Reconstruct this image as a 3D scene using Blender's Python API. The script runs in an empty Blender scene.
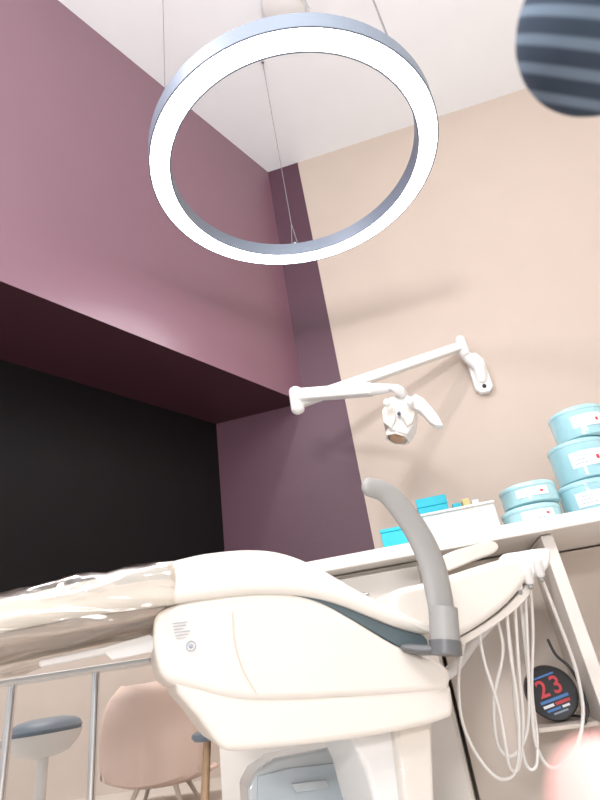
import bpy, bmesh, math, random
from mathutils import Vector, Matrix, noise, geometry
random.seed(4)
FPX=511.0; H0=0.55
CX=Vector((.988,.152,0)).normalized()
CU=Vector((-.135,.8776,-.46)).normalized()
CY=CU.cross(CX)
CAM=Vector((0,0,H0))
def ray(px,py):
    c=Vector((px-300,400-py,-FPX)); return Vector((c.dot(CX),c.dot(CY),c.dot(CU)))
def at_t(px,py,t): return CAM+ray(px,py)*t
def on_plane(px,py,p0,n):
    r=ray(px,py); return CAM+r*((p0-CAM).dot(n)/r.dot(n))
sc=bpy.context.scene; COL=sc.collection
sc.view_settings.view_transform='Standard'
R=Matrix(((CX.x,CX.y,CX.z),(CY.x,CY.y,CY.z),(CU.x,CU.y,CU.z)))

# ---------- materials
def mat(name,col,rough=.5,metal=0,var=.06,vs=6,bump=0,bs=60,emit=0,coat=0,alpha=None,trans=0,spec=.5):
    m=bpy.data.materials.new(name); m.use_nodes=True; nt=m.node_tree; b=nt.nodes['Principled BSDF']
    b.inputs['Roughness'].default_value=rough; b.inputs['Metallic'].default_value=metal
    b.inputs['Coat Weight'].default_value=coat; b.inputs['Specular IOR Level'].default_value=spec
    b.inputs['Transmission Weight'].default_value=trans
    tc=nt.nodes.new('ShaderNodeTexCoord'); nz=nt.nodes.new('ShaderNodeTexNoise'); nz.inputs['Scale'].default_value=vs
    nt.links.new(tc.outputs['Object'],nz.inputs['Vector'])
    mx=nt.nodes.new('ShaderNodeMix'); mx.data_type='RGBA'
    mx.inputs[6].default_value=(*[c*(1-var) for c in col],1); mx.inputs[7].default_value=(*[min(1,c*(1+var)) for c in col],1)
    nt.links.new(nz.outputs['Fac'],mx.inputs[0]); nt.links.new(mx.outputs[2],b.inputs['Base Color'])
    if emit: 
        b.inputs['Emission Color'].default_value=(*col,1); b.inputs['Emission Strength'].default_value=emit
    if bump:
        n2=nt.nodes.new('ShaderNodeTexNoise'); n2.inputs['Scale'].default_value=bs
        nt.links.new(tc.outputs['Object'],n2.inputs['Vector'])
        bp=nt.nodes.new('ShaderNodeBump'); bp.inputs['Strength'].default_value=bump; bp.inputs['Distance'].default_value=.01
        nt.links.new(n2.outputs['Fac'],bp.inputs['Height']); nt.links.new(bp.outputs['Normal'],b.inputs['Normal'])
    if alpha is not None: b.inputs['Alpha'].default_value=alpha
    return m
M=dict(
 beige=mat('beige_paint',(.53,.445,.38),.75,bump=.05,bs=150,var=.03),
 purple=mat('purple_paint',(.080,.030,.050),.5,bump=.05,bs=150,var=.04),
 purple_hazed=mat('hazed_purple_paint',(.19,.09,.125),.34,bump=.03,bs=150,var=.05,vs=2,spec=.8),  # same purple as the back strip, its colour lightened to carry haze
 ceil=mat('white_ceiling_paint',(.81,.83,.85),.85,var=.02),
 floor=mat('floor_vinyl',(.66,.62,.58),.5,bump=.03),
 black=mat('black_glass',(.006,.005,.006),.5,var=.1,spec=.15),
 pale=mat('pale_wall_paint',(.76,.68,.62),.8),
 cream=mat('cream_vinyl',(.75,.72,.66),.35,bump=.04,bs=220,var=.02,coat=.2),
 shell=mat('cream_plastic',(.73,.69,.63),.3,coat=.25,var=.02),
 brown=mat('brown_shade_board',(.34,.28,.23),.5),
 white=mat('white_plastic',(.79,.79,.78),.35,coat=.2,var=.02),
 lam=mat('white_laminate',(.77,.73,.68),.45,var=.02),
 tan=mat('tan_laminate',(.70,.62,.55),.55,var=.04),
 grey=mat('grey_rubber',(.30,.30,.29),.45,bump=.03,bs=300,var=.04),
 gdark=mat('dark_grey_plastic',(.12,.125,.13),.4,var=.04),
 dgrey=mat('teal_grey_trim',(.085,.12,.135),.5),
 dark=mat('dark_plastic',(.03,.03,.033),.5),
 ringg=mat('grey_anodised_metal',(.19,.23,.29),.45,.2,var=.03),
 led=mat('white_led_diffuser',(1,.985,1),.5,emit=16,var=0),
 chrome=mat('chrome',(.75,.75,.75),.18,1,var=.02),
 wire=mat('steel_wire',(.3,.3,.32),.35,.8),
 hose=mat('white_silicone_hose',(.84,.82,.79),.35,coat=.2,var=.02),
 cyan=mat('cyan_card',(.0,.50,.64),.45,var=.04),
 blue=mat('pale_blue_film',(.46,.80,.92),.1,coat=1,var=.18,vs=14,trans=.2),
 bluel=mat('light_blue_paper',(.50,.82,.92),.12,coat=.9,var=.18,vs=20,trans=.15),
 label=mat('white_label',(.82,.85,.88),.5,var=.02),
 red=mat('red_print',(.62,.06,.08),.5),
 ink=mat('grey_ink',(.30,.36,.46),.6),
 bint=mat('blue_print',(.08,.22,.55),.5),
 amber=mat('amber_reflector',(.42,.27,.17),.15,.5,coat=.6),
 pink=mat('pink_shell_plastic',(.84,.66,.58),.5,var=.04),
 wood=mat('beech_wood',(.60,.40,.24),.5,var=.2,vs=30),
 slate=mat('slate_seat_vinyl',(.20,.25,.31),.45),
 skin=mat('skin',(.86,.46,.42),.5,bump=.05,bs=200,var=.08,vs=30),
 frost=mat('frosted_blue_grey_plastic',(.50,.58,.63),.15,coat=.8,var=.2,vs=9),
 frostl=mat('pale_translucent_plastic',(.64,.70,.73),.12,coat=1,var=.1,vs=9,trans=.15),
 bin=mat('translucent_white_plastic',(.86,.87,.87),.3,coat=.3,var=.02,alpha=.55),
 under=mat('maroon_soffit',(.045,.012,.02),.55,var=.04),  # bulkhead underside, darker than its face
 yellow=mat('yellow_card',(.7,.6,.25),.5),
)
def stripes(ax):
    m=bpy.data.materials.new('striped_knit'); m.use_nodes=True; nt=m.node_tree; b=nt.nodes['Principled BSDF']
    tc=nt.nodes.new('ShaderNodeTexCoord'); d=nt.nodes.new('ShaderNodeVectorMath'); d.operation='DOT_PRODUCT'
    d.inputs[1].default_value=ax.normalized()
    nt.links.new(tc.outputs['Object'],d.inputs[0])
    mu=nt.nodes.new('ShaderNodeMath'); mu.operation='MULTIPLY'; mu.inputs[1].default_value=2*math.pi/.0125
    nt.links.new(d.outputs['Value'],mu.inputs[0])
    s=nt.nodes.new('ShaderNodeMath'); s.operation='SINE'; nt.links.new(mu.outputs[0],s.inputs[0])
    mr=nt.nodes.new('ShaderNodeMapRange'); mr.inputs[1].default_value=-1; mr.inputs[2].default_value=1; nt.links.new(s.outputs[0],mr.inputs[0])
    r=nt.nodes.new('ShaderNodeValToRGB'); r.color_ramp.elements[0].position=.5; r.color_ramp.elements[1].position=.85
    r.color_ramp.elements[0].color=(.05,.07,.10,1); r.color_ramp.elements[1].color=(.17,.23,.30,1)
    nt.links.new(mr.outputs[0],r.inputs[0]); nt.links.new(r.outputs[0],b.inputs['Base Color']); b.inputs['Roughness'].default_value=.9
    b.inputs['Specular IOR Level'].default_value=.1
    return m
def film():
    m=bpy.data.materials.new('clear_plastic_film'); m.use_nodes=True; nt=m.node_tree; nt.nodes.clear()
    o=nt.nodes.new('ShaderNodeOutputMaterial'); mx=nt.nodes.new('ShaderNodeMixShader')
    t=nt.nodes.new('ShaderNodeBsdfTransparent'); g=nt.nodes.new('ShaderNodeBsdfGlossy'); g.inputs['Roughness'].default_value=.11
    t.inputs[0].default_value=(.94,.92,.89,1); g.inputs[0].default_value=(.9,.87,.84,1)
    tc=nt.nodes.new('ShaderNodeTexCoord'); w=nt.nodes.new('ShaderNodeTexNoise'); w.inputs['Scale'].default_value=11; w.inputs['Detail'].default_value=1.8; w.inputs['Distortion'].default_value=1.0
    mp=nt.nodes.new('ShaderNodeMapping'); mp.inputs['Scale'].default_value=(.45,1,2.0); mp.inputs['Rotation'].default_value=(0,.3,.3)
    nt.links.new(tc.outputs['Object'],mp.inputs[0]); nt.links.new(mp.outputs[0],w.inputs['Vector'])
    bp=nt.nodes.new('ShaderNodeBump'); bp.inputs['Strength'].default_value=1; bp.inputs['Distance'].default_value=.028
    nt.links.new(w.outputs['Fac'],bp.inputs['Height']); nt.links.new(bp.outputs['Normal'],g.inputs['Normal'])
    fr=nt.nodes.new('ShaderNodeMapRange'); nt.links.new(w.outputs['Fac'],fr.inputs[0])
    fr.inputs[1].default_value=.4; fr.inputs[2].default_value=.68; fr.inputs[3].default_value=.12; fr.inputs[4].default_value=.42
    nt.links.new(fr.outputs[0],mx.inputs[0])
    nt.links.new(t.outputs[0],mx.inputs[1]); nt.links.new(g.outputs[0],mx.inputs[2]); nt.links.new(mx.outputs[0],o.inputs[0])
    return m
M['film']=film()

# ---------- builders
def mk(name,verts,faces,m,parent=None,smooth=True,label=None,category=None,kind=None,group=None,angle=40):
    verts=[Vector(v) for v in verts]
    lo=Vector([min(v[i] for v in verts) for i in range(3)]); hi=Vector([max(v[i] for v in verts) for i in range(3)])
    c=(lo+hi)/2; 
    if not parent: c.z=lo.z
    me=bpy.data.meshes.new(name); me.from_pydata([v-c for v in verts],[],faces); me.validate()
    bm=bmesh.new(); bm.from_mesh(me); bmesh.ops.recalc_face_normals(bm,faces=bm.faces); bm.to_mesh(me); bm.free()
    ms=m if isinstance(m,list) else [m]
    for q in ms: me.materials.append(q)
    o=bpy.data.objects.new(name,me); COL.objects.link(o); o.location=c
    if smooth:
        for p in me.polygons: p.use_smooth=True
        me.set_sharp_from_angle(angle=math.radians(angle))
    attach(o,parent)
    if label: o['label']=label
    if category: o['category']=category
    if kind: o['kind']=kind
    if group: o['group']=group
    return o
WL={}
def attach(o,parent):
    loc=o.location.copy(); WL[o.name]=loc
    if parent:
        o.parent=parent; o.location=loc-WL[parent.name]
def thing(name,loc,label,category,group=None):
    e=bpy.data.objects.new(name,None); COL.objects.link(e); e.location=loc; e.empty_display_size=.05; WL[e.name]=Vector(loc)
    e['label']=label; e['category']=category
    if group: e['group']=group
    return e
def crom(pts,n=6,closed=False):
    out=[]; N=len(pts)
    rng=range(N if closed else N-1)
    for i in rng:
        g=lambda k:(pts[k%N] if closed else pts[max(0,min(N-1,k))])
        p0,p1,p2,p3=g(i-1),g(i),g(i+1),g(i+2)
        for j in range(n):
            t=j/n
            out.append(0.5*((2*p1)+(p2-p0)*t+(2*p0-5*p1+4*p2-p3)*t*t+(3*p1-p0-3*p2+p3)*t*t*t))
    if not closed: out.append(pts[-1]*1.0)
    return out
def tube(name,pts,rad,m,parent=None,seg=16,n=6,flat=1.0,up=None,cap=True,**k):
    pts=[Vector(p) for p in pts]
    if not isinstance(rad,(list,tuple)): rad=[rad]*len(pts)
    P=crom(pts,n) if n>1 else pts; Rr=crom([Vector((r,0,0)) for r in rad],n) if n>1 else [Vector((r,0,0)) for r in rad]; Rr=[r.x for r in Rr]
    if cap:
        d0=(P[0]-P[1]).normalized(); d1=(P[-1]-P[-2]).normalized()
        A_=[];AR=[];B_=[];BR=[]
        for a in (85,60,35,15):
            s=math.sin(math.radians(a)); c=math.cos(math.radians(a))
            A_.append(P[0]+d0*Rr[0]*s*.8); AR.append(Rr[0]*c); B_.insert(0,P[-1]+d1*Rr[-1]*s*.8); BR.insert(0,Rr[-1]*c)
        P=A_+P+B_; Rr=AR+Rr+BR
    V=[];F=[]; u=None
    for i,p in enumerate(P):
        t=(P[min(i+1,len(P)-1)]-P[max(i-1,0)]).normalized()
        if up is not None: u=(Vector(up)-t*Vector(up).dot(t)).normalized()
        elif u is None:
            a=Vector((0,0,1)) if abs(t.z)<.9 else Vector((1,0,0)); u=(a-t*a.dot(t)).normalized()
        else: u=(u-t*u.dot(t)).normalized()
        v=t.cross(u)
        for q in range(seg):
            a=2*math.pi*q/seg; V.append(p+(u*math.cos(a)*flat+v*math.sin(a))*Rr[i])
    for i in range(len(P)-1):
        for q in range(seg):
            a=i*seg+q;b=i*seg+(q+1)%seg; F.append((a,b,b+seg,a+seg))
    F.append(tuple(range(seg))[::-1]); F.append(tuple(range((len(P)-1)*seg,len(P)*seg)))
    return mk(name,V,F,m,parent,angle=60,**k)
def prism(name,fp,z0,z1,m,parent=None,bev=0,**k):
    n=len(fp); V=[Vector((p[0],p[1],z0)) for p in fp]+[Vector((p[0],p[1],z1)) for p in fp]
    F=[tuple(range(n))[::-1],tuple(range(n,2*n))]+[(i,(i+1)%n,(i+1)%n+n,i+n) for i in range(n)]
    o=mk(name,V,F,m,parent,smooth=False,**k)
    if bev: bevel(o,bev)
    return o
def bevel(o,w,s=3):
    b=o.modifiers.new('bevel','BEVEL'); b.width=w; b.segments=s; b.limit_method='ANGLE'
    for p in o.data.polygons: p.use_smooth=True
    b.harden_normals=True
def obox(name,o,a,b,c,m,parent=None,bev=.003,**k):
    o=Vector(o);a=Vector(a);b=Vector(b);c=Vector(c)
    V=[o,o+a,o+a+b,o+b,o+c,o+a+c,o+a+b+c,o+b+c]
    F=[(0,3,2,1),(4,5,6,7),(0,1,5,4),(1,2,6,5),(2,3,7,6),(3,0,4,7)]
    ob=mk(name,V,F,m,parent,smooth=False,**k)
    if bev: bevel(ob,bev)
    return ob
def lathe(name,c,prof,m,parent=None,seg=40,axis=(0,0,1),closed=False,a0=0,a1=360,wob=0,**k):
    c=Vector(c);ax=Vector(axis).normalized(); x=ax.orthogonal().normalized() if abs(ax.z)<.9 else (Vector((1,0,0))-ax*ax.x).normalized(); y=ax.cross(x)
    V=[];F=[];n=len(prof); full=(a1-a0)>=360; S=seg if full else seg+1
    for i in range(S):
        a=math.radians(a0+(a1-a0)*i/seg)
        for r,z in prof:
            rr=r*(1+wob*noise.noise(Vector((math.cos(a)*2,math.sin(a)*2,z*30)))) if wob else r
            V.append(c+(x*math.cos(a)+y*math.sin(a))*rr+ax*z)
    for i in range(S if full else S-1):
        j=(i+1)%S
        for q in range(n if closed else n-1):
            w=(q+1)%n; F.append((i*n+q,j*n+q,j*n+w,i*n+w))
    o=mk(name,V,F,m,parent,**k); 
    bm=bmesh.new(); bm.from_mesh(o.data); bmesh.ops.remove_doubles(bm,verts=bm.verts,dist=1e-6); bm.to_mesh(o.data); bm.free()
    return o
def extr(name,pix,p0,nrm,width,m,parent=None,r=.012,sm=4,off=0,wave=0,outset=0,**k):
    """side profile on a vertical plane, extruded across with rounded edges"""
    nrm=Vector(nrm); w=-nrm if (Vector(p0)-CAM).dot(-nrm)>0 else nrm
    w=w.normalized()
    P=[on_plane(x,y,Vector(p0),w) for x,y in pix]
    if sm>1: P=crom(P,sm,True)
    N=len(P)
    ar=Vector((0,0,0))
    for i in range(N): ar+=(P[i]-P[0]).cross(P[(i+1)%N]-P[0])
    s=1 if ar.dot(w)>0 else -1
    nor=[]
    for i in range(N):
        t=(P[(i+1)%N]-P[i-1]).normalized(); nor.append(w.cross(t)*s)
    P=[p-q*outset for p,q in zip(P,nor)]
    rings=[]
    K=6
    for j in range(K+1):
        f=math.pi/2*(1-j/K); rings.append((off+r*(1-math.sin(f)),r*(1-math.cos(f))))
    rings+= [(off+width*q,0) for q in (.25,.5,.75)]
    for j in range(K+1):
        f=math.pi/2*(j/K); rings.append((off+width-r*(1-math.sin(f)),r*(1-math.cos(f))))
    V=[];F=[]
    for d,ins in rings:
        for i in range(N):
            q=P[i]+w*d+nor[i]*ins
            if wave: q=q-nor[i]*wave*noise.noise(q*22)
            V.append(q)
    for a in range(len(rings)-1):
        for i in range(N):
            j=(i+1)%N; F.append((a*N+i,a*N+j,(a+1)*N+j,(a+1)*N+i))
    tri=geometry.tessellate_polygon([[V[i] for i in range(N)]])
    L=(len(rings)-1)*N
    for t in tri: F.append(tuple(t)); F.append(tuple(L+q for q in t[::-1]))
    o=mk(name,V,F,m,parent,angle=50,**k)
    for p in o.data.polygons:
        if len(p.vertices)==3: p.use_smooth=False
    return o

# ---------- camera
cd=bpy.data.cameras.new('camera'); cam=bpy.data.objects.new('camera',cd); COL.objects.link(cam)
cd.sensor_fit='VERTICAL'; cd.sensor_height=36; cd.lens=36*FPX/800; cd.clip_start=.01
cam.matrix_world=Matrix.Translation(CAM)@R.to_4x4(); sc.camera=cam
cd.dof.use_dof=True; cd.dof.focus_distance=1.6; cd.dof.aperture_fstop=6

# ---------- room
ZC=3.0; ZB=1.54
C0=Vector((.017,1.94,0)); dL=Vector((.6153,.7908,0)).normalized(); nL=Vector((-dL.y,dL.x,0))
dB=Vector((.9825,-.1862,0)).normalized(); nB=Vector((dB.y,-dB.x,0))
if nB.y>0: nB=-nB
def W(u,d=0,z=0): return C0+dB*u+nB*d+Vector((0,0,z))
DEP=.36; D=C0-dB*(DEP/.891)
V=[];F=[]
for (u0,u1) in ((-.46,.172),(.172,4.2)):
    b=len(V); a0=W(u0);a1=W(u1);b1=W(u1,-.15);b0=W(u0,-.15)
    for z in (0,ZC):
        for p in (a0,a1,b1,b0): V.append(Vector((p.x,p.y,z)))
    F+=[(b,b+1,b+5,b+4),(b+1,b+2,b+6,b+5),(b+2,b+3,b+7,b+6),(b+3,b,b+4,b+7),(b,b+3,b+2,b+1),(b+4,b+5,b+6,b+7)]
wb=mk('wall_back',V,F,[M['purple'],M['beige']],smooth=False,kind='structure')
for p in wb.data.polygons: p.material_index=0 if p.index<6 else 1
wl=prism('wall_left',[C0,C0-dL*4,C0-dL*4+nL*DEP,D],ZB,ZC,[M['purple_hazed'],M['under']],kind='structure')
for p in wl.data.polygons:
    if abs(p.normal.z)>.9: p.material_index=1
prism('black_partition',[D,D-dL*4.4,D-dL*4.4+nL*.06,D+nL*.06],.70,ZB,M['black'],kind='structure')  # black slab closing the recess above the low opening
prism('floor',[(-6,-2.5),(4.5,-2.5),(4.5,5),(-6,5)],-.1,0,M['floor'],kind='structure')
prism('ceiling',[(-6,-2.5),(4.5,-2.5),(4.5,5),(-6,5)],ZC,ZC+.1,M['ceil'],kind='structure')
prism('wall_far',[(-6,4.0),(0,4.0),(0,4.1),(-6,4.1)],0,ZC,M['pale'],kind='structure')
prism('wall_adjoining',[D+dL*.1,D+dL*.1+nL*.1,(-.5,4.0),(-.35,4.0)],0,ZC,M['pale'],kind='structure')
prism('wall_right',[W(2.6,.0)+Vector((0,-.01,0)),W(2.7,0)+Vector((0,-.01,0)),(2.7,-2.4),(2.6,-2.4)],0,ZC,M['beige'],kind='structure')

# ---------- ring lamp
RC=Vector((.085,.985,1.762)); tl=math.radians(5.6)
rax=Vector((0,-math.sin(tl),math.cos(tl))); rx=Vector((1,0,0)); ry=rax.cross(rx)
rl=thing('pendant_lamp',RC,'large grey ring pendant with glowing white underside hung on thin wires','lamp')
RO=.397; RI=.341
lathe('ring_housing',RC,[(RO,0),(RO,.044),(RO-.006,.047),(RI+.006,.047),(RI,.044),(RI,0),(RI+.004,0),(RI+.004,.006),(RO-.004,.006),(RO-.004,0)],M['ringg'],rl,seg=128,closed=True,axis=rax)
lathe('diffuser',RC,[(RO-.004,.001),((RO+RI)/2,-.003),(RI+.004,.001),(RI+.004,.005),(RO-.004,.005)],M['led'],rl,seg=128,closed=True,axis=rax,label='glowing white diffuser')
lathe('canopy',(.185,1.13,ZC),[(0,-.028),(.085,-.028),(.094,-.022),(.095,-.001),(0,-.001)],M['white'],rl,label='white round ceiling canopy')
def rp(ang,h=.047): 
    a=math.radians(ang); return RC+(rx*math.cos(a)+ry*math.sin(a))*.370+rax*h
for ang in (93,177,-5,-80):
    a=math.radians(ang); p=rp(ang)
    for s in (-.012,.012):
        q=Vector((-math.sin(a),math.cos(a),0))*s
        tube('wire',[p+q,p+Vector((0,0,.12)),],.0013,M['wire'],rl,seg=6,n=1)
    tube('wire',[p+Vector((0,0,.12)),Vector((p.x,p.y,ZC-.012))],.0013,M['wire'],rl,seg=6,n=1)
    lathe('ceiling_anchor',(p.x,p.y,ZC),[(0,-.022),(.006,-.022),(.007,-.012),(.010,-.001),(0,-.001)],M['chrome'],rl,seg=16)
    tube('wire_clip',[p,p+Vector((0,0,.022))],.006,M['chrome'],rl,seg=10,n=1)
e=rp(-5)
tube('power_cable',[(.23,1.12,ZC-.02),(.30,1.09,ZC-.06),(.38,1.04,ZC-.04),(e.x,e.y,ZC-.05),(e.x+.004,e.y,2.5),(e.x+.003,e.y,e.z)],.0020,M['wire'],rl,seg=8,n=8)

# ---------- wall mounted surgical light
J=on_plane(462,346,W(0,.07),nB); E=at_t(297,403,.00325); E2=E+Vector((0,0,.028)); Lh=at_t(392,388,.0029)
ol=thing('dental_operating_light',W(.70,0,1.4),'white dental light on a folding arm fixed to the beige wall','lamp')
c=on_plane(479,376,W(0,.0),nB)
pl=[c+(Vector((0,0,z))+dB*x)*1.12 for x,z in ((-.030,-.06),(-.015,-.078),(.015,-.078),(.030,-.06),(.030,.05),(.012,.085),(-.012,.085),(-.030,.05))]
V=[p+nB*.001 for p in pl]+[p+nB*.03 for p in pl]; n=8
o=mk('wall_plate',V,[tuple(range(8)),tuple(range(8,16))]+[(i,(i+1)%8,(i+1)%8+8,i+8) for i in range(8)],M['white'],ol,smooth=False); bevel(o,.008)
tube('mount_screw',[c+nB*.03+Vector((0,0,-.062)),c+nB*.034+Vector((0,0,-.062))],.008,M['dark'],ol,n=1)
tube('mount_screw',[c+nB*.03+dB*.018,c+nB*.034+dB*.018],.006,M['dark'],ol,n=1)
tube('mount_bracket',[c+nB*.02+Vector((0,0,-.03)),c+nB*.045+Vector((0,0,.02)),J+nB*-.01+Vector((0,0,-.03)),J+Vector((0,0,.02))],[.024,.024,.021,.018],M['white'],ol)
tube('swivel_joint',[J+Vector((0,0,-.035)),J+Vector((0,0,.03))],.021,M['white'],ol,n=1,seg=24)
def bar(name,a,b,w,h0,h1,parent):
    t=(b-a).normalized(); s=t.cross(Vector((0,0,1))).normalized()*w/2; u=s.cross(t).normalized()
    if u.z<0: u=-u
    V=[a-s-u*h0/2,a+s-u*h0/2,a+s+u*h0/2,a-s+u*h0/2,b-s-u*h1/2,b+s-u*h1/2,b+s+u*h1/2,b-s+u*h1/2]
    o=mk(name,V,[(0,3,2,1),(4,5,6,7),(0,1,5,4),(1,2,6,5),(2,3,7,6),(3,0,4,7)],M['white'],parent,smooth=False); bevel(o,min(.006,h0*.3),4); return o
bar('wall_arm',J+(E-J)*.02,E,.036,.034,.036,ol)
tube('elbow_joint',[E+Vector((0,0,-.022)),E2+Vector((0,0,.014))],.022,M['white'],ol,n=1,seg=24)
bar('lamp_arm',E2,E2.lerp(Lh,.82),.036,.040,.036,ol)
tube('arm_collar',[E2.lerp(Lh,.78),E2.lerp(Lh,.86),Lh],[.019,.017,.012],M['white'],ol,seg=20)
tt=.0028
lp=at_t(400,415,tt)
tube('lamp_yoke',[Lh,at_t(398,390,tt),at_t(404,396,tt+.00008),at_t(404,406,tt+.0001)],[.012,.014,.013,.014],M['white'],ol)
extr('lamp_head',[(384,408),(389,397),(404,393),(413,397),(417,408),(414,424),(407,434),(389,429),(383,418)],lp,nB,.085,M['white'],ol,r=.007,sm=1)
extr('lamp_side_cover',[(382,410),(387,403),(394,405),(396,419),(391,428),(383,422)],lp+nB*.010,nB,.10,M['shell'],ol,r=.004,sm=1)
extr('lamp_side_cover',[(404,404),(411,401),(416,409),(413,422),(407,426),(402,417)],lp+nB*.012,nB,.10,M['shell'],ol,r=.004,sm=1)
hc=at_t(398,425,tt)-nB*.035
ax=(Vector((-.40,.0,-1))+nB*.10).normalized()
lathe('lamp_rim',hc,[(.0,.0),(.030,.0),(.036,.012),(.037,.030),(.034,.034),(.030,.030),(.028,.015),(0,.01)],M['white'],ol,axis=ax,seg=7,angle=20)
lathe('lamp_reflector',hc,[(0,.012),(.020,.014),(.029,.031),(.020,.036),(0,.037)],M['amber'],ol,axis=ax,seg=14,angle=10,label='amber tinted reflector')
extr('lamp_handle',[(408,400),(415,394),(423,398),(432,408),(438,416),(443,425),(436,425),(430,421),(421,411),(411,406)],lp+nB*.03,nB,.03,M['white'],ol,r=.004,sm=1,outset=.001)
for q in ((387,402),(410,401)):
    tube('lamp_knob',[at_t(q[0],q[1],tt-.00002),at_t(q[0],q[1]+1,tt-.00010)],.010,M['white'],ol,n=1)
tube('lamp_switch',[at_t(399,413,tt-.00001),at_t(399,414,tt-.00004)],.005,M['dgrey'],ol,n=1,seg=12)

# ---------- counter and cabinets
ZT=.80
wt=obox('worktop',W(-.30,.012,ZT-.035),dB*1.83,nB*.50,(0,0,.035),M['lam'],bev=.004,label='long pale laminate worktop above white cabinets',category='worktop')
fr=.47
def upix(px,py): 
    p=on_plane(px,py,W(0,fr),nB); return (p-C0).dot(dB)
uP=upix(549,545)
cb=thing('base_cabinet',W(-.2,.2,0),'closed cream base cabinet under the worktop','cabinet')
obox('cabinet_body',W(-.285,.02,.08),dB*.605,nB*.40,(0,0,ZT-.035-.082),M['lam'],cb)
obox('plinth',W(-.265,.05,.0),dB*.565,nB*.33,(0,0,.08),M['tan'],cb)
for i in range(2):
    d=obox('cabinet_door',W(-.282+i*.302,.422,.09),dB*.296,nB*.018,(0,0,.66),M['lam'],cb)
    tube('door_handle',[W(-.282+i*.302+.05,.443,.70),W(-.282+i*.302+.05,.455,.70),W(-.282+i*.302+.15,.455,.70),W(-.282+i*.302+.15,.443,.70)],.004,M['chrome'],d,seg=8,n=1)
u0=.33
oc=thing('open_shelf_unit',W(u0,.2,0),'open cream backed shelf unit beneath the worktop','shelf')
obox('back_panel',W(u0,.22,.05),dB*(uP-u0-.012),nB*.015,(0,0,ZT-.035-.055),M['tan'],oc)
obox('shelf',W(uP-.15,.235,.342),dB*(.136),nB*.18,(0,0,.010),M['tan'],oc)
obox('side_panel',W(uP-.013,.02,.0),dB*.030,nB*(fr-.02),(0,0,ZT-.037),M['lam'],oc)
obox('back_panel',W(uP+.019,.06,.05),dB*.74,nB*.015,(0,0,ZT-.035-.055),M['tan'],oc)
obox('shelf',W(uP+.019,.08,.30),dB*.74,nB*.33,(0,0,.02),M['lam'],oc)
obox('side_panel',W(uP+.765,.02,.0),dB*.02,nB*(fr-.02),(0,0,ZT-.037),M['lam'],oc)

# round printed tin on shelf
tc_=on_plane(552,696,W(0,.36),nB); tz=.354
tn=thing('round_tin',(tc_.x,tc_.y,tz),'dark round tin with red and blue numerals standing on edge','tin')
cc=Vector((tc_.x,tc_.y,tz+.060))
lathe('tin_body',cc,[(0,-.03),(.057,-.03),(.059,-.027),(.059,.012),(.056,.016),(.052,.013),(0,.013)],M['dark'],tn,axis=nB)
def text(s,pos,size,m,parent,nrm=None,xdir=None,name='printed_number'):
    cu=bpy.data.curves.new(name,'FONT'); cu.body=s; cu.size=size; cu.extrude=.0006; cu.offset=.0008; cu.align_x='CENTER'; cu.align_y='CENTER'
    t=bpy.data.objects.new(name,cu); COL.objects.link(t)
    dg=bpy.context.evaluated_depsgraph_get(); me=bpy.data.meshes.new_from_object(t.evaluated_get(dg)); bpy.data.objects.remove(t)
    me.materials.clear(); me.materials.append(m)
    o=bpy.data.objects.new(name,me); COL.objects.link(o)
    z=Vector(nrm).normalized(); x=(Vector(xdir)-z*Vector(xdir).dot(z)).normalized(); y=z.cross(x)
    o.rotation_euler=Matrix((x,y,z)).transposed().to_euler(); o.location=pos; attach(o,parent); return o
tu=(dB*math.cos(.2)+Vector((0,0,1))*math.sin(.2)); tv=(Vector((0,0,1))*math.cos(.2)-dB*math.sin(.2))
text('2',cc+nB*.0150+tv*.012-tu*.017,.052,M['red'],tn,nB,tu)
text('3',cc+nB*.0150+tv*.012+tu*.018,.052,M['red'],tn,nB,tu)
for k,(z,x0,wd,hh,mm) in enumerate(((-.016,-.036,.070,.006,'bint'),(-.026,-.034,.026,.006,'label'),(-.026,-.004,.036,.006,'red'),(-.035,-.030,.034,.005,'bint'),(-.035,.008,.018,.005,'label'),(-.043,-.018,.035,.004,'ink'),(.036,-.025,.05,.004,'bint'))):
    obox('printed_band',cc+nB*.0134+tu*x0+tv*z,tu*wd,nB*.001,tv*hh,M[mm],tn,bev=0)
tube('power_cable',[on_plane(x,y,W(0,.43),nB) for x,y in ((548,640),(556,655),(570,668),(582,690),(588,712),(582,725))]+[W(uP-.04,.41,.36),W(uP-.06,.3,.357)],.0035,M['dark'],seg=8,label='thin black cable drooping to the shelf',category='cable')

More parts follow.
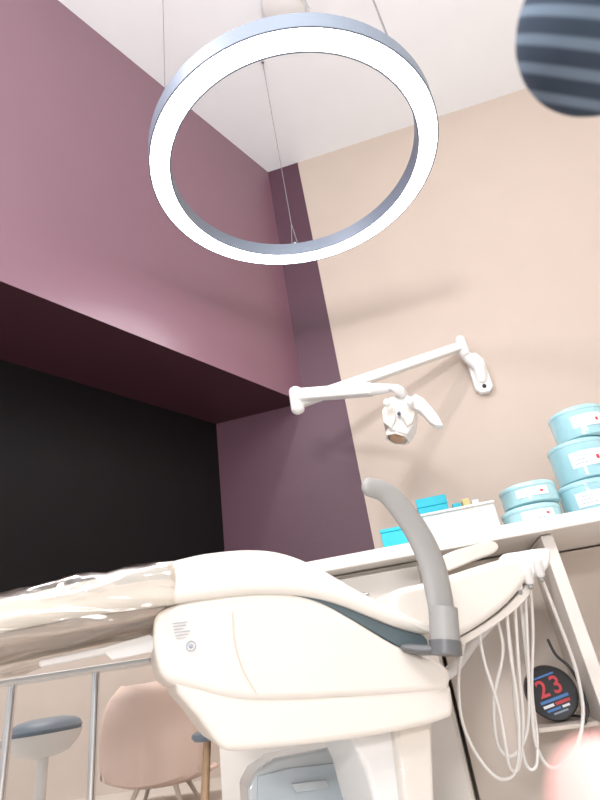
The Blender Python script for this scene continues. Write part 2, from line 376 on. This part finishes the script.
# ---------- things on the worktop
def ub(px,d,zz):
    for i in range(-300,2000):
        v=R.transposed()@(W(i*.001,d,zz)-CAM)
        if 300+v.x/-v.z*FPX>=px: return W(i*.001,d,0)
def roll(px,dd,z0,r,h,grp,lab,ang,m='blue'):
    q=ub(px,dd,z0)
    e=thing('pouch_roll',(q.x,q.y,z0),lab,'roll',grp)
    g=.002; r0=r-.0012
    lathe('wrapped_roll',(q.x,q.y,z0+g),[(.022,0),(r0-.008,0),(r0-.001,.004),(r0,.012),(r0,h-.018),(r-.0002,h-.017),(r+.0003,h-.012),(r-.001,h-.006),(r-.006,h-g),(r-.012,h-g-.003),(.022,h-g-.003)],M[m],e,seg=56,closed=True,wob=.014)
    lathe('paper_core',(q.x,q.y,z0+g),[(.0215,.003),(.0215,h-.008),(.019,h-.008),(.019,.003)],M['tan'],e,seg=24,closed=True)
    rl_=r+.0008
    lathe('label',(q.x,q.y,z0+g),[(rl_,h*.28),(rl_,h*.66)],M['label'],e,seg=20,a0=ang-30,a1=ang+34)
    for k in range(3):
        lathe('printed_line',(q.x,q.y,z0+g),[(rl_+.0008,h*(.36+.09*k)),(rl_+.0008,h*(.375+.09*k))],M['ink'],e,seg=10,a0=ang-24+k*3,a1=ang+6-(k%2)*8)
    lathe('printed_mark',(q.x,q.y,z0+g),[(rl_+.0008,h*.40),(rl_+.0008,h*.50)],M['red'],e,seg=8,a0=ang+17,a1=ang+23)
    return q
G='pouch rolls on the worktop'
z=ZT+.001
roll(599,.29,z,.082,.105,G,'pale blue wrapped pouch roll at the bottom of the tall stack',-112)
roll(590,.28,z+.107,.084,.120,G,'pale blue wrapped pouch roll in the middle of the stack',-105)
roll(586,.28,z+.229,.080,.100,G,'pale blue wrapped pouch roll on top of the stack',-100)
roll(536,.33,z,.081,.058,G,'flat light blue wrapped roll beneath another',-100,'bluel')
roll(533,.33,z+.060,.079,.062,G,'flat light blue wrapped roll on a low stack',-105,'bluel')
b0=ub(422,.22,.86); bx=thing('storage_bin',(b0.x,b0.y,z),'low translucent white plastic bin holding small packets','bin')
bw=.212;bh=.078
obox('bin_wall',Vector((b0.x,b0.y,z)),dB*bw,nB*.006,(0,0,bh),M['bin'],bx)
obox('bin_wall',Vector((b0.x,b0.y,z))+nB*.194,dB*bw,nB*.006,(0,0,bh),M['bin'],bx)
obox('bin_wall',Vector((b0.x,b0.y,z))+nB*.006,dB*.006,nB*.188,(0,0,bh),M['bin'],bx)
obox('bin_wall',Vector((b0.x,b0.y,z))+nB*.006+dB*(bw-.006),dB*.006,nB*.188,(0,0,bh),M['bin'],bx)
obox('bin_floor',Vector((b0.x,b0.y,z))+nB*.006+dB*.006,dB*(bw-.012),nB*.188,(0,0,.006),M['bin'],bx,bev=0)
obox('bin_rim',Vector((b0.x,b0.y,z+bh))+nB*.192-dB*.002,dB*(bw+.004),nB*.014,(0,0,.007),M['white'],bx)
def box(px,d,z0,w,dp,h,m,lab,yaw=0,name='carton'):
    p=ub(px,d,z0); x=Matrix.Rotation(yaw,3,'Z')@dB; y=Matrix.Rotation(yaw,3,'Z')@nB
    e=thing(name,(p.x,p.y,z0),lab,'box')
    obox('carton_body',(p.x,p.y,z0),x*w,y*dp,(0,0,h*.8),M[m],e,bev=.002)
    obox('carton_lid',Vector((p.x,p.y,z0+h*.8))-x*.001-y*.001,x*(w+.002),y*(dp+.002),(0,0,h*.2),M[m],e,bev=.002)
    return e
box(386,.42,z,.075,.06,.052,'cyan','small bright cyan carton on the worktop edge')
zi=z+.009
box(428,.24,zi,.088,.11,.138,'cyan','bright cyan carton standing in the white bin')
box(462,.30,zi,.022,.045,.106,'cyan','cyan packet standing in the white bin')
box(472,.30,zi,.018,.05,.112,'yellow','pale yellow packet standing in the white bin')
box(481,.30,zi,.018,.05,.104,'label','white packet standing in the white bin')

# ---------- dental chair
PC=Vector((-.2,.86,0)); A=Vector((.943,.333,0)).normalized(); WN=Vector((-A.y,A.x,0))
wcx=lambda px,py,d=0: on_plane(px,py,PC+WN*d,WN)
dc=thing('dental_chair',PC+A*.2+WN*.18,'cream vinyl dental chair with a grey armrest, raised and reclined','dental chair')
extr('seat_cushion',[(-90,612),(0,597),(60,584),(120,571),(165,561),(205,552),(250,548),(285,552),(320,566),(360,589),(400,609),(432,624),(438,631),(424,634),(395,626),(350,608),(320,599),(290,595),(250,595),(205,600),(160,606),(80,617),(0,632),(-90,648)],PC,WN,.34,M['cream'],dc,r=.014,outset=-.001)
extr('cushion_base',[(215,598),(250,594),(290,594),(325,600),(350,609),(395,628),(424,636),(427,649),(412,651),(395,644),(350,618),(320,603),(290,597),(250,597),(216,601)],PC+WN*.011,WN,.32,M['dgrey'],dc,r=.002,label='teal grey base board')
extr('foot_board',[(-90,648),(0,632),(80,617),(160,605),(160,613),(150,617),(80,631),(0,647),(-90,663)],PC+WN*.016,WN,.30,M['brown'],dc,r=.004,label='underside board coloured as brownish shade')  # board colour holds the brownish shadow and reflection below the leg rest
extr('protective_cover',[(-95,606),(0,592),(60,579),(120,566),(165,558),(176,562),(178,598),(168,612),(150,623),(80,641),(0,658),(-95,675)],PC-WN*.006,WN,.36,M['film'],dc,r=.012,wave=.008,label='clear wrinkled plastic protective cover')
bar('leg_rest_bracket',wcx(165,638,.08),wcx(40,664,.08),.03,.014,.010,dc)
bar('leg_rest_bracket',wcx(165,638,.24),wcx(40,664,.24),.03,.014,.010,dc)
extr('bracket_plate',[(100,648),(150,634),(156,640),(152,652),(112,660)],PC+WN*.06,WN,.012,M['white'],dc,r=.002,sm=1)
extr('housing',[(155,628),(159,614),(178,605),(205,599),(250,594),(290,594),(320,602),(350,618),(395,645),(425,657),(447,668),(450,684),(440,690),(395,694),(340,697),(250,700),(200,690),(168,680),(158,660)],PC+WN*.007,WN,.31,M['shell'],dc,r=.012,sm=4,outset=.002)
extr('housing_skirt',[(176,684),(220,693),(260,699),(340,697),(440,688),(450,690),(452,711),(443,718),(400,729),(330,740),(260,747),(232,749),(220,743),(200,716)],PC+WN*.011,WN,.29,M['shell'],dc,r=.009,sm=3,outset=.003)
tube('seam_line',[wcx(x,y,.0055) for x,y in ((232,612),(234,640),(242,668),(256,692))],.0009,M['tan'],dc,seg=6)
em=wcx(191,646,.0063)
lathe('emblem',em,[(.0062,0),(.0070,.0008),(.0078,0)],M['ink'],dc,seg=24,axis=-WN)
lathe('emblem',em,[(0,.0008),(.0024,.0008),(.0034,0)],M['ink'],dc,seg=16,axis=-WN)
for k in range(6):
    a=wcx(172+k*.8,624+k*3,.0066); obox('printed_line',a,A*(.024-.004*(k%3)),-WN*.0006,(0,0,.0010),M['ink'],dc,bev=0)
extr('pedestal',[(350,735),(375,731),(416,721),(420,745),(428,820),(440,1010),(376,1010),(380,820),(366,770)],PC+WN*.07,WN,.18,M['white'],dc,r=.010,sm=1)
extr('pedestal_column',[(395,726),(432,714),(436,800),(450,1010),(405,1010),(404,800)],PC+WN*.05,WN,.2,M['shell'],dc,r=.01,sm=1)
pb=PC+A*.32+WN*.16
prism('floor_plate',[pb+A*x+WN*y for x,y in ((-.30,-.2),(.25,-.2),(.25,.13),(-.30,.13))],0.001,.04,M['white'],dc,bev=.015)
ap=-.035
ar=tube('armrest',[wcx(x,y,ap) for x,y in ((369,487),(386,493),(403,511),(420,537),(432,564),(438,590),(442,612))],[.0185,.0215,.0240,.0252,.0255,.0250,.0240],M['grey'],dc,seg=24,flat=.55,up=WN,label='curved grey rubber armrest')
tube('armrest_socket',[wcx(443,608,ap),wcx(445,642,ap)],.0245,M['grey'],ar,seg=28,n=2,cap=False)
tube('pivot_cap',[wcx(445,641,ap),wcx(446,655,ap)],.0262,M['gdark'],ar,seg=28,n=2,cap=False,label='dark pivot cap')
tube('armrest_bracket',[wcx(446,649,ap+.005),wcx(425,650,ap+.02),wcx(408,648,ap+.036)],[.018,.018,.016],M['gdark'],ar,flat=.45,up=(0,0,1))
extr('backrest',[(396,594),(430,584),(465,573),(500,562),(521,559),(529,567),(524,582),(502,606),(474,626),(448,638),(425,636),(400,620)],PC+WN*.05,WN,.26,M['cream'],dc,r=.014,sm=4,outset=.005)
extr('backrest_shell',[(426,642),(447,642),(474,630),(503,610),(524,588),(532,576),(535,584),(524,602),(500,622),(472,640),(446,653),(428,653)],PC+WN*.068,WN,.20,M['lam'],dc,r=.003,sm=3)
extr('headrest',[(436,562),(452,552),(475,545),(492,541),(499,546),(494,553),(475,560),(455,568),(440,572)],PC+WN*.23,WN,.07,M['cream'],dc,r=.006,sm=4,outset=.001)

# ---------- instrument delivery unit with hoses
dt=.0021
du=thing('instrument_unit',(at_t(515,575,dt).x,at_t(515,575,dt).y,0),'white instrument holder with looping hoses beside the chair back','dental unit')
extr('unit_body',[(500,557),(520,551),(546,548),(551,556),(546,570),(528,579),(502,583)],at_t(520,565,dt),nB,.06,M['white'],du,r=.008,sm=4)
for i,(x,y) in enumerate(((507,588),(517,584),(528,578),(539,571))):
    a=at_t(x-2,y-11,dt-.00004); b=at_t(x+1,y+3,dt-.00004)
    tube('instrument_holder',[a,b],.0095,M['white'],du,seg=20,n=1)
    tube('hose_connector',[b,b-Vector((0,0,.012))],.0055,M['grey'],du,seg=14,n=1)
HS=[[(480,615),(468,632),(459,670),(461,715),(474,750),(496,777),(513,775),(519,750),(517,700),(510,650),(506,598)],
    [(478,622),(484,660),(498,705),(505,742),(510,768),(519,766),(523,720),(519,670),(514,592)],
    [(495,612),(503,650),(494,700),(498,745),(512,756),(526,735),(529,690),(525,588)],
    [(505,605),(512,660),(517,720),(526,764),(536,766),(537,735),(532,690),(533,630),(530,584)],
    [(520,595),(526,650),(531,700),(536,745),(552,768),(574,752),(583,715),(576,670),(558,620),(541,577)]]
for i,h in enumerate(HS):
    tube('hose',[at_t(x,y,dt-.00012+.00004*i+(.00006 if j>len(h)/2 else 0)) for j,(x,y) in enumerate(h)],.0032 if i!=4 else .0040,M['hose'],du,seg=10,n=7)
tube('support_arm',[at_t(530,563,dt)+nB*-.04,at_t(512,598,.00225),at_t(478,636,.00225),at_t(452,670,.0021),wcx(438,675,.2)],.012,M['white'],du,seg=14)

# ---------- blue grey equipment case on the floor
ebp=at_t(246,765,.00200)
eb=thing('equipment_box',(ebp.x,ebp.y,0),'glossy pale blue grey plastic equipment case behind the chair base','equipment case')
zt=at_t(300,756,.0020).z
prof=[(0,0),(.27,0),(.27,.92),(.25,.97),(.19,1.0),(.06,1.0),(.02,.96),(0,.90)]
Hh=zt-.002
V=[];F=[]
for d in (0,.11):
    for x,zz in prof: V.append(Vector((ebp.x,ebp.y,0.002))+A*x+WN*d+Vector((0,0,Hh*zz)))
n=len(prof); F=[tuple(range(n))[::-1],tuple(range(n,2*n))]+[(i,(i+1)%n,(i+1)%n+n,i+n) for i in range(n)]
o=mk('case_body',V,F,M['frostl'],eb,smooth=False); bevel(o,.008,4)
extr('case_panel',[(258,776),(290,768),(345,762),(372,770),(372,830),(256,830)],Vector((ebp.x,ebp.y,0))-WN*.004,WN,.006,M['frost'],eb,r=.002,sm=1)
extr('case_handle',[(292,784),(326,780),(330,788),(296,793)],Vector((ebp.x,ebp.y,0))-WN*.010,WN,.006,M['frostl'],eb,r=.002,sm=1)

# ---------- furniture in the adjoining room
ts=at_t(45,735,.0050)
st=thing('swivel_stool',(ts.x,ts.y,0),'round dentist stool with slate seat, white shell and steel column','stool')
lathe('seat',(ts.x,ts.y,ts.z),[(0,.075),(.08,.073),(.13,.064),(.16,.048),(.172,.026),(.165,.006),(0,.0)],M['slate'],st,label='slate grey vinyl cushion')
lathe('seat_shell',(ts.x,ts.y,ts.z),[(0,-.095),(.06,-.093),(.12,-.075),(.16,-.03),(.176,.010),(.15,.006),(0,.001)],M['white'],st)
tube('column',[(ts.x,ts.y,.06),(ts.x,ts.y,ts.z-.08)],.025,M['white'],st,n=1)
tube('height_lever',[(ts.x-.03,ts.y,ts.z-.07),(ts.x-.17,ts.y-.05,ts.z-.03),(ts.x-.2,ts.y-.06,ts.z+.0)],[.008,.01,.014],M['white'],st)
for k in range(5):
    a=k*2*math.pi/5; x=math.cos(a);y=math.sin(a)
    tube('leg',[(ts.x,ts.y,.1),(ts.x+x*.26,ts.y+y*.26,.065)],[.02,.013],M['chrome'],st,n=1)
    lathe('caster',(ts.x+x*.26-y*.012,ts.y+y*.26+x*.012,.0305),[(0,-.01),(.025,-.01),(.028,-.005),(.028,.005),(.025,.01),(0,.01)],M['dark'],st,seg=18,axis=(-y,x,0))
ta=at_t(-25,690,.0036); tb=at_t(150,666,.0036); tz_=.64
tbv=(tb-ta); tbv.z=0; tdir=tbv.normalized(); tn_=Vector((-tdir.y,tdir.x,0))
tab=thing('side_table',(ta.x,ta.y,0),'narrow white topped table on slim chrome posts','table')
ob=Vector((ta.x,ta.y,tz_))
obox('table_top',ob,tdir*tbv.length,tn_*.24,(0,0,.018),M['white'],tab,bev=.008)
L_=at_t(92,740,.0036)
for s in ((L_-ob).dot(tdir), .07):
    p=ob+tdir*s+tn_*.12; tube('leg',[(p.x,p.y,.02),(p.x,p.y,tz_)],.0145,M['chrome'],tab,n=1,seg=18,cap=False)
    obox('foot',Vector((p.x,p.y,.001))-tdir*.02-tn_*.12,tdir*.04,tn_*.24,(0,0,.02),M['white'],tab)
pp=at_t(162,748,.0056); 
pk=thing('shell_chair',(pp.x,pp.y,0),'pale peach moulded low shell chair on pale legs','chair')
V=[];F=[];nu=20;nv=14
for j in range(nv+1):
    f=j/nv
    for i in range(nu+1):
        g=(i/nu-.5)*2
        if f<.5:
            q=f/.5; y=-.22+.40*q; zz=.43-.02*math.sin(q*math.pi)+.05*g*g-.03*(1-q)**2
            x=g*(.27+.03*q)*(math.sqrt(max(0,1-(1-min(1,q*2.2+.35))**2)))
        else:
            q=(f-.5)/.5; y=.18+.08*q-.08*g*g; zz=.44+.46*q+.05*g*g*(1-q)
            x=g*.31*math.sqrt(max(.05,1-(q*.93)**3))
        V.append(Vector((pp.x,pp.y,0))+Matrix.Rotation(2.9,3,'Z')@Vector((x,y,zz-.31)))
for j in range(nv):
    for i in range(nu):
        a=j*(nu+1)+i; F.append((a,a+1,a+nu+2,a+nu+1))
o=mk('shell',V,F,M['pink'],pk); s=o.modifiers.new('solid','SOLIDIFY'); s.thickness=.012
for x,y in ((-1,-1),(1,-1),(1,1),(-1,1)):
    tube('leg',[(pp.x+x*.1,pp.y+y*.1,.105),(pp.x+x*.15,pp.y+y*.15,.002)],[.014,.010],M['tan'],pk,n=1,cap=False)
wp=at_t(217,738,.0036)
ws=thing('wooden_stool',(wp.x,wp.y,0),'small round stool with slate seat on wooden legs','stool')
lathe('seat',(wp.x,wp.y,wp.z),[(0,.03),(.075,.028),(.088,.022),(.09,.012),(.08,0),(0,0)],M['slate'],ws)
for k in range(4):
    a=math.pi/4+k*math.pi/2+.3; x=math.cos(a);y=math.sin(a)
    tube('leg',[(wp.x+x*.05,wp.y+y*.05,wp.z),(wp.x+x*.10,wp.y+y*.10,.002)],[.012,.01],M['wood'],ws,n=1,cap=False)

# ---------- person: striped sleeve near the lens
el=at_t(606,22,.00055)
pr=thing('person',el,'person in a dark grey striped knit sleeve with bent elbow','person')
far=at_t(900,-380,.00075); axs=(far-el).normalized(); Ls=(far-el).length
rs=.046; prof=[(0.0,-rs)]
for a in range(10,91,10):
    q=math.radians(a); prof.append((rs*math.sin(q),-rs*math.cos(q)))
for k in range(1,9): prof.append((rs+.012*k/8,Ls*k/8))
prof.append((0,Ls+.01))
M['stripe']=stripes(R@Vector((.12,.80,.55)))
lathe('sleeve',el,prof,M['stripe'],pr,seg=64,axis=axs,angle=80)
# ---------- hand, a fingertip next to the lens
def skin(name,verts,edges,rad,m,parent,root=0,sub=2):
    me=bpy.data.meshes.new(name); c=Vector(verts[root]); me.from_pydata([Vector(v)-c for v in verts],edges,[]); me.materials.append(m)
    o=bpy.data.objects.new(name,me); COL.objects.link(o); o.location=c; attach(o,parent)
    s=o.modifiers.new('skin','SKIN'); s.use_smooth_shade=True
    for i,v in enumerate(me.skin_vertices[0].data): v.radius=(rad[i],rad[i]); v.use_root=(i==root)
    u=o.modifiers.new('sub','SUBSURF'); u.levels=sub; u.render_levels=sub
    dg=bpy.context.evaluated_depsgraph_get(); me2=bpy.data.meshes.new_from_object(o.evaluated_get(dg)); o.modifiers.clear(); o.data=me2
    return o
h=thing('hand',at_t(700,1050,.00026),'pink fingertip of a hand held close to the lens','hand')
def hp(x,y,t=.00014): return at_t(x,y,t)
vs=[hp(900,1350,.00030)];ra=[.022];es=[]
def chain(par,pts,rs):
    k=par
    for p,r in zip(pts,rs):
        vs.append(p);ra.append(r);es.append((k,len(vs)-1));k=len(vs)-1
chain(0,[hp(810,1180,.00028)],[.021])
chain(1,[hp(740,1010,.00024),hp(690,890,.00019),hp(625,815),hp(568,800)],[.011,.0105,.0105,.0096])
chain(1,[hp(860,1000,.00029),hp(830,890,.00025),hp(780,850,.00021)],[.011,.0095,.0085])
chain(1,[hp(950,1040,.00030),hp(930,930,.00026),hp(880,890,.00021)],[.0105,.009,.008])
chain(0,[hp(1010,1120,.00031),hp(1020,1010,.00027),hp(980,960,.00022)],[.0095,.008,.007])
chain(0,[hp(720,1300,.00028),hp(620,1180,.00025),hp(590,1090,.00023)],[.012,.010,.0085])
skin('palm_and_fingers',vs,es,ra,M['skin'],h,root=0)

# ---------- lights
def area(name,loc,rot,sx,sy,p,col=(1,1,1)):
    l=bpy.data.lights.new(name,'AREA'); l.shape='RECTANGLE'; l.size=sx; l.size_y=sy; l.energy=p; l.color=col
    o=bpy.data.objects.new(name,l); COL.objects.link(o); o.location=loc; o.rotation_euler=rot; return o
area('rear_fill',(.6,-1.2,2.95),(0,0,0),1.2,1.2,18,(1,.97,.95))  # unseen fill added behind the camera for overall brightness
area('ceiling_fill',(.3,-1.3,1.6),(math.radians(165),0,0),1.0,1.0,66,(.97,.98,1))  # upward fill added out of view to whiten the ceiling
area('ring_shadow_key',(-.5,-1.9,1.35),(math.radians(96),0,math.radians(-10)),.42,.25,38,(1,.98,.97))  # added key behind the camera, placed so the ring shadows the back wall
area('left_wall_fill',(-1.05,-.15,2.6),(0,math.radians(-55),math.radians(-35)),.35,.35,66,(1,.93,.95))  # unseen lamp added to brighten the near end of the left wall
area('adjoining_fill',(-2,3.0,2.95),(0,0,0),1.5,1.0,55,(1,.95,.9))  # light added out of view to brighten the space past the partition
w=bpy.data.worlds.new('world'); sc.world=w; w.use_nodes=True
bg=w.node_tree.nodes['Background']; bg.inputs[0].default_value=(.98,.98,1,1); bg.inputs[1].default_value=.8
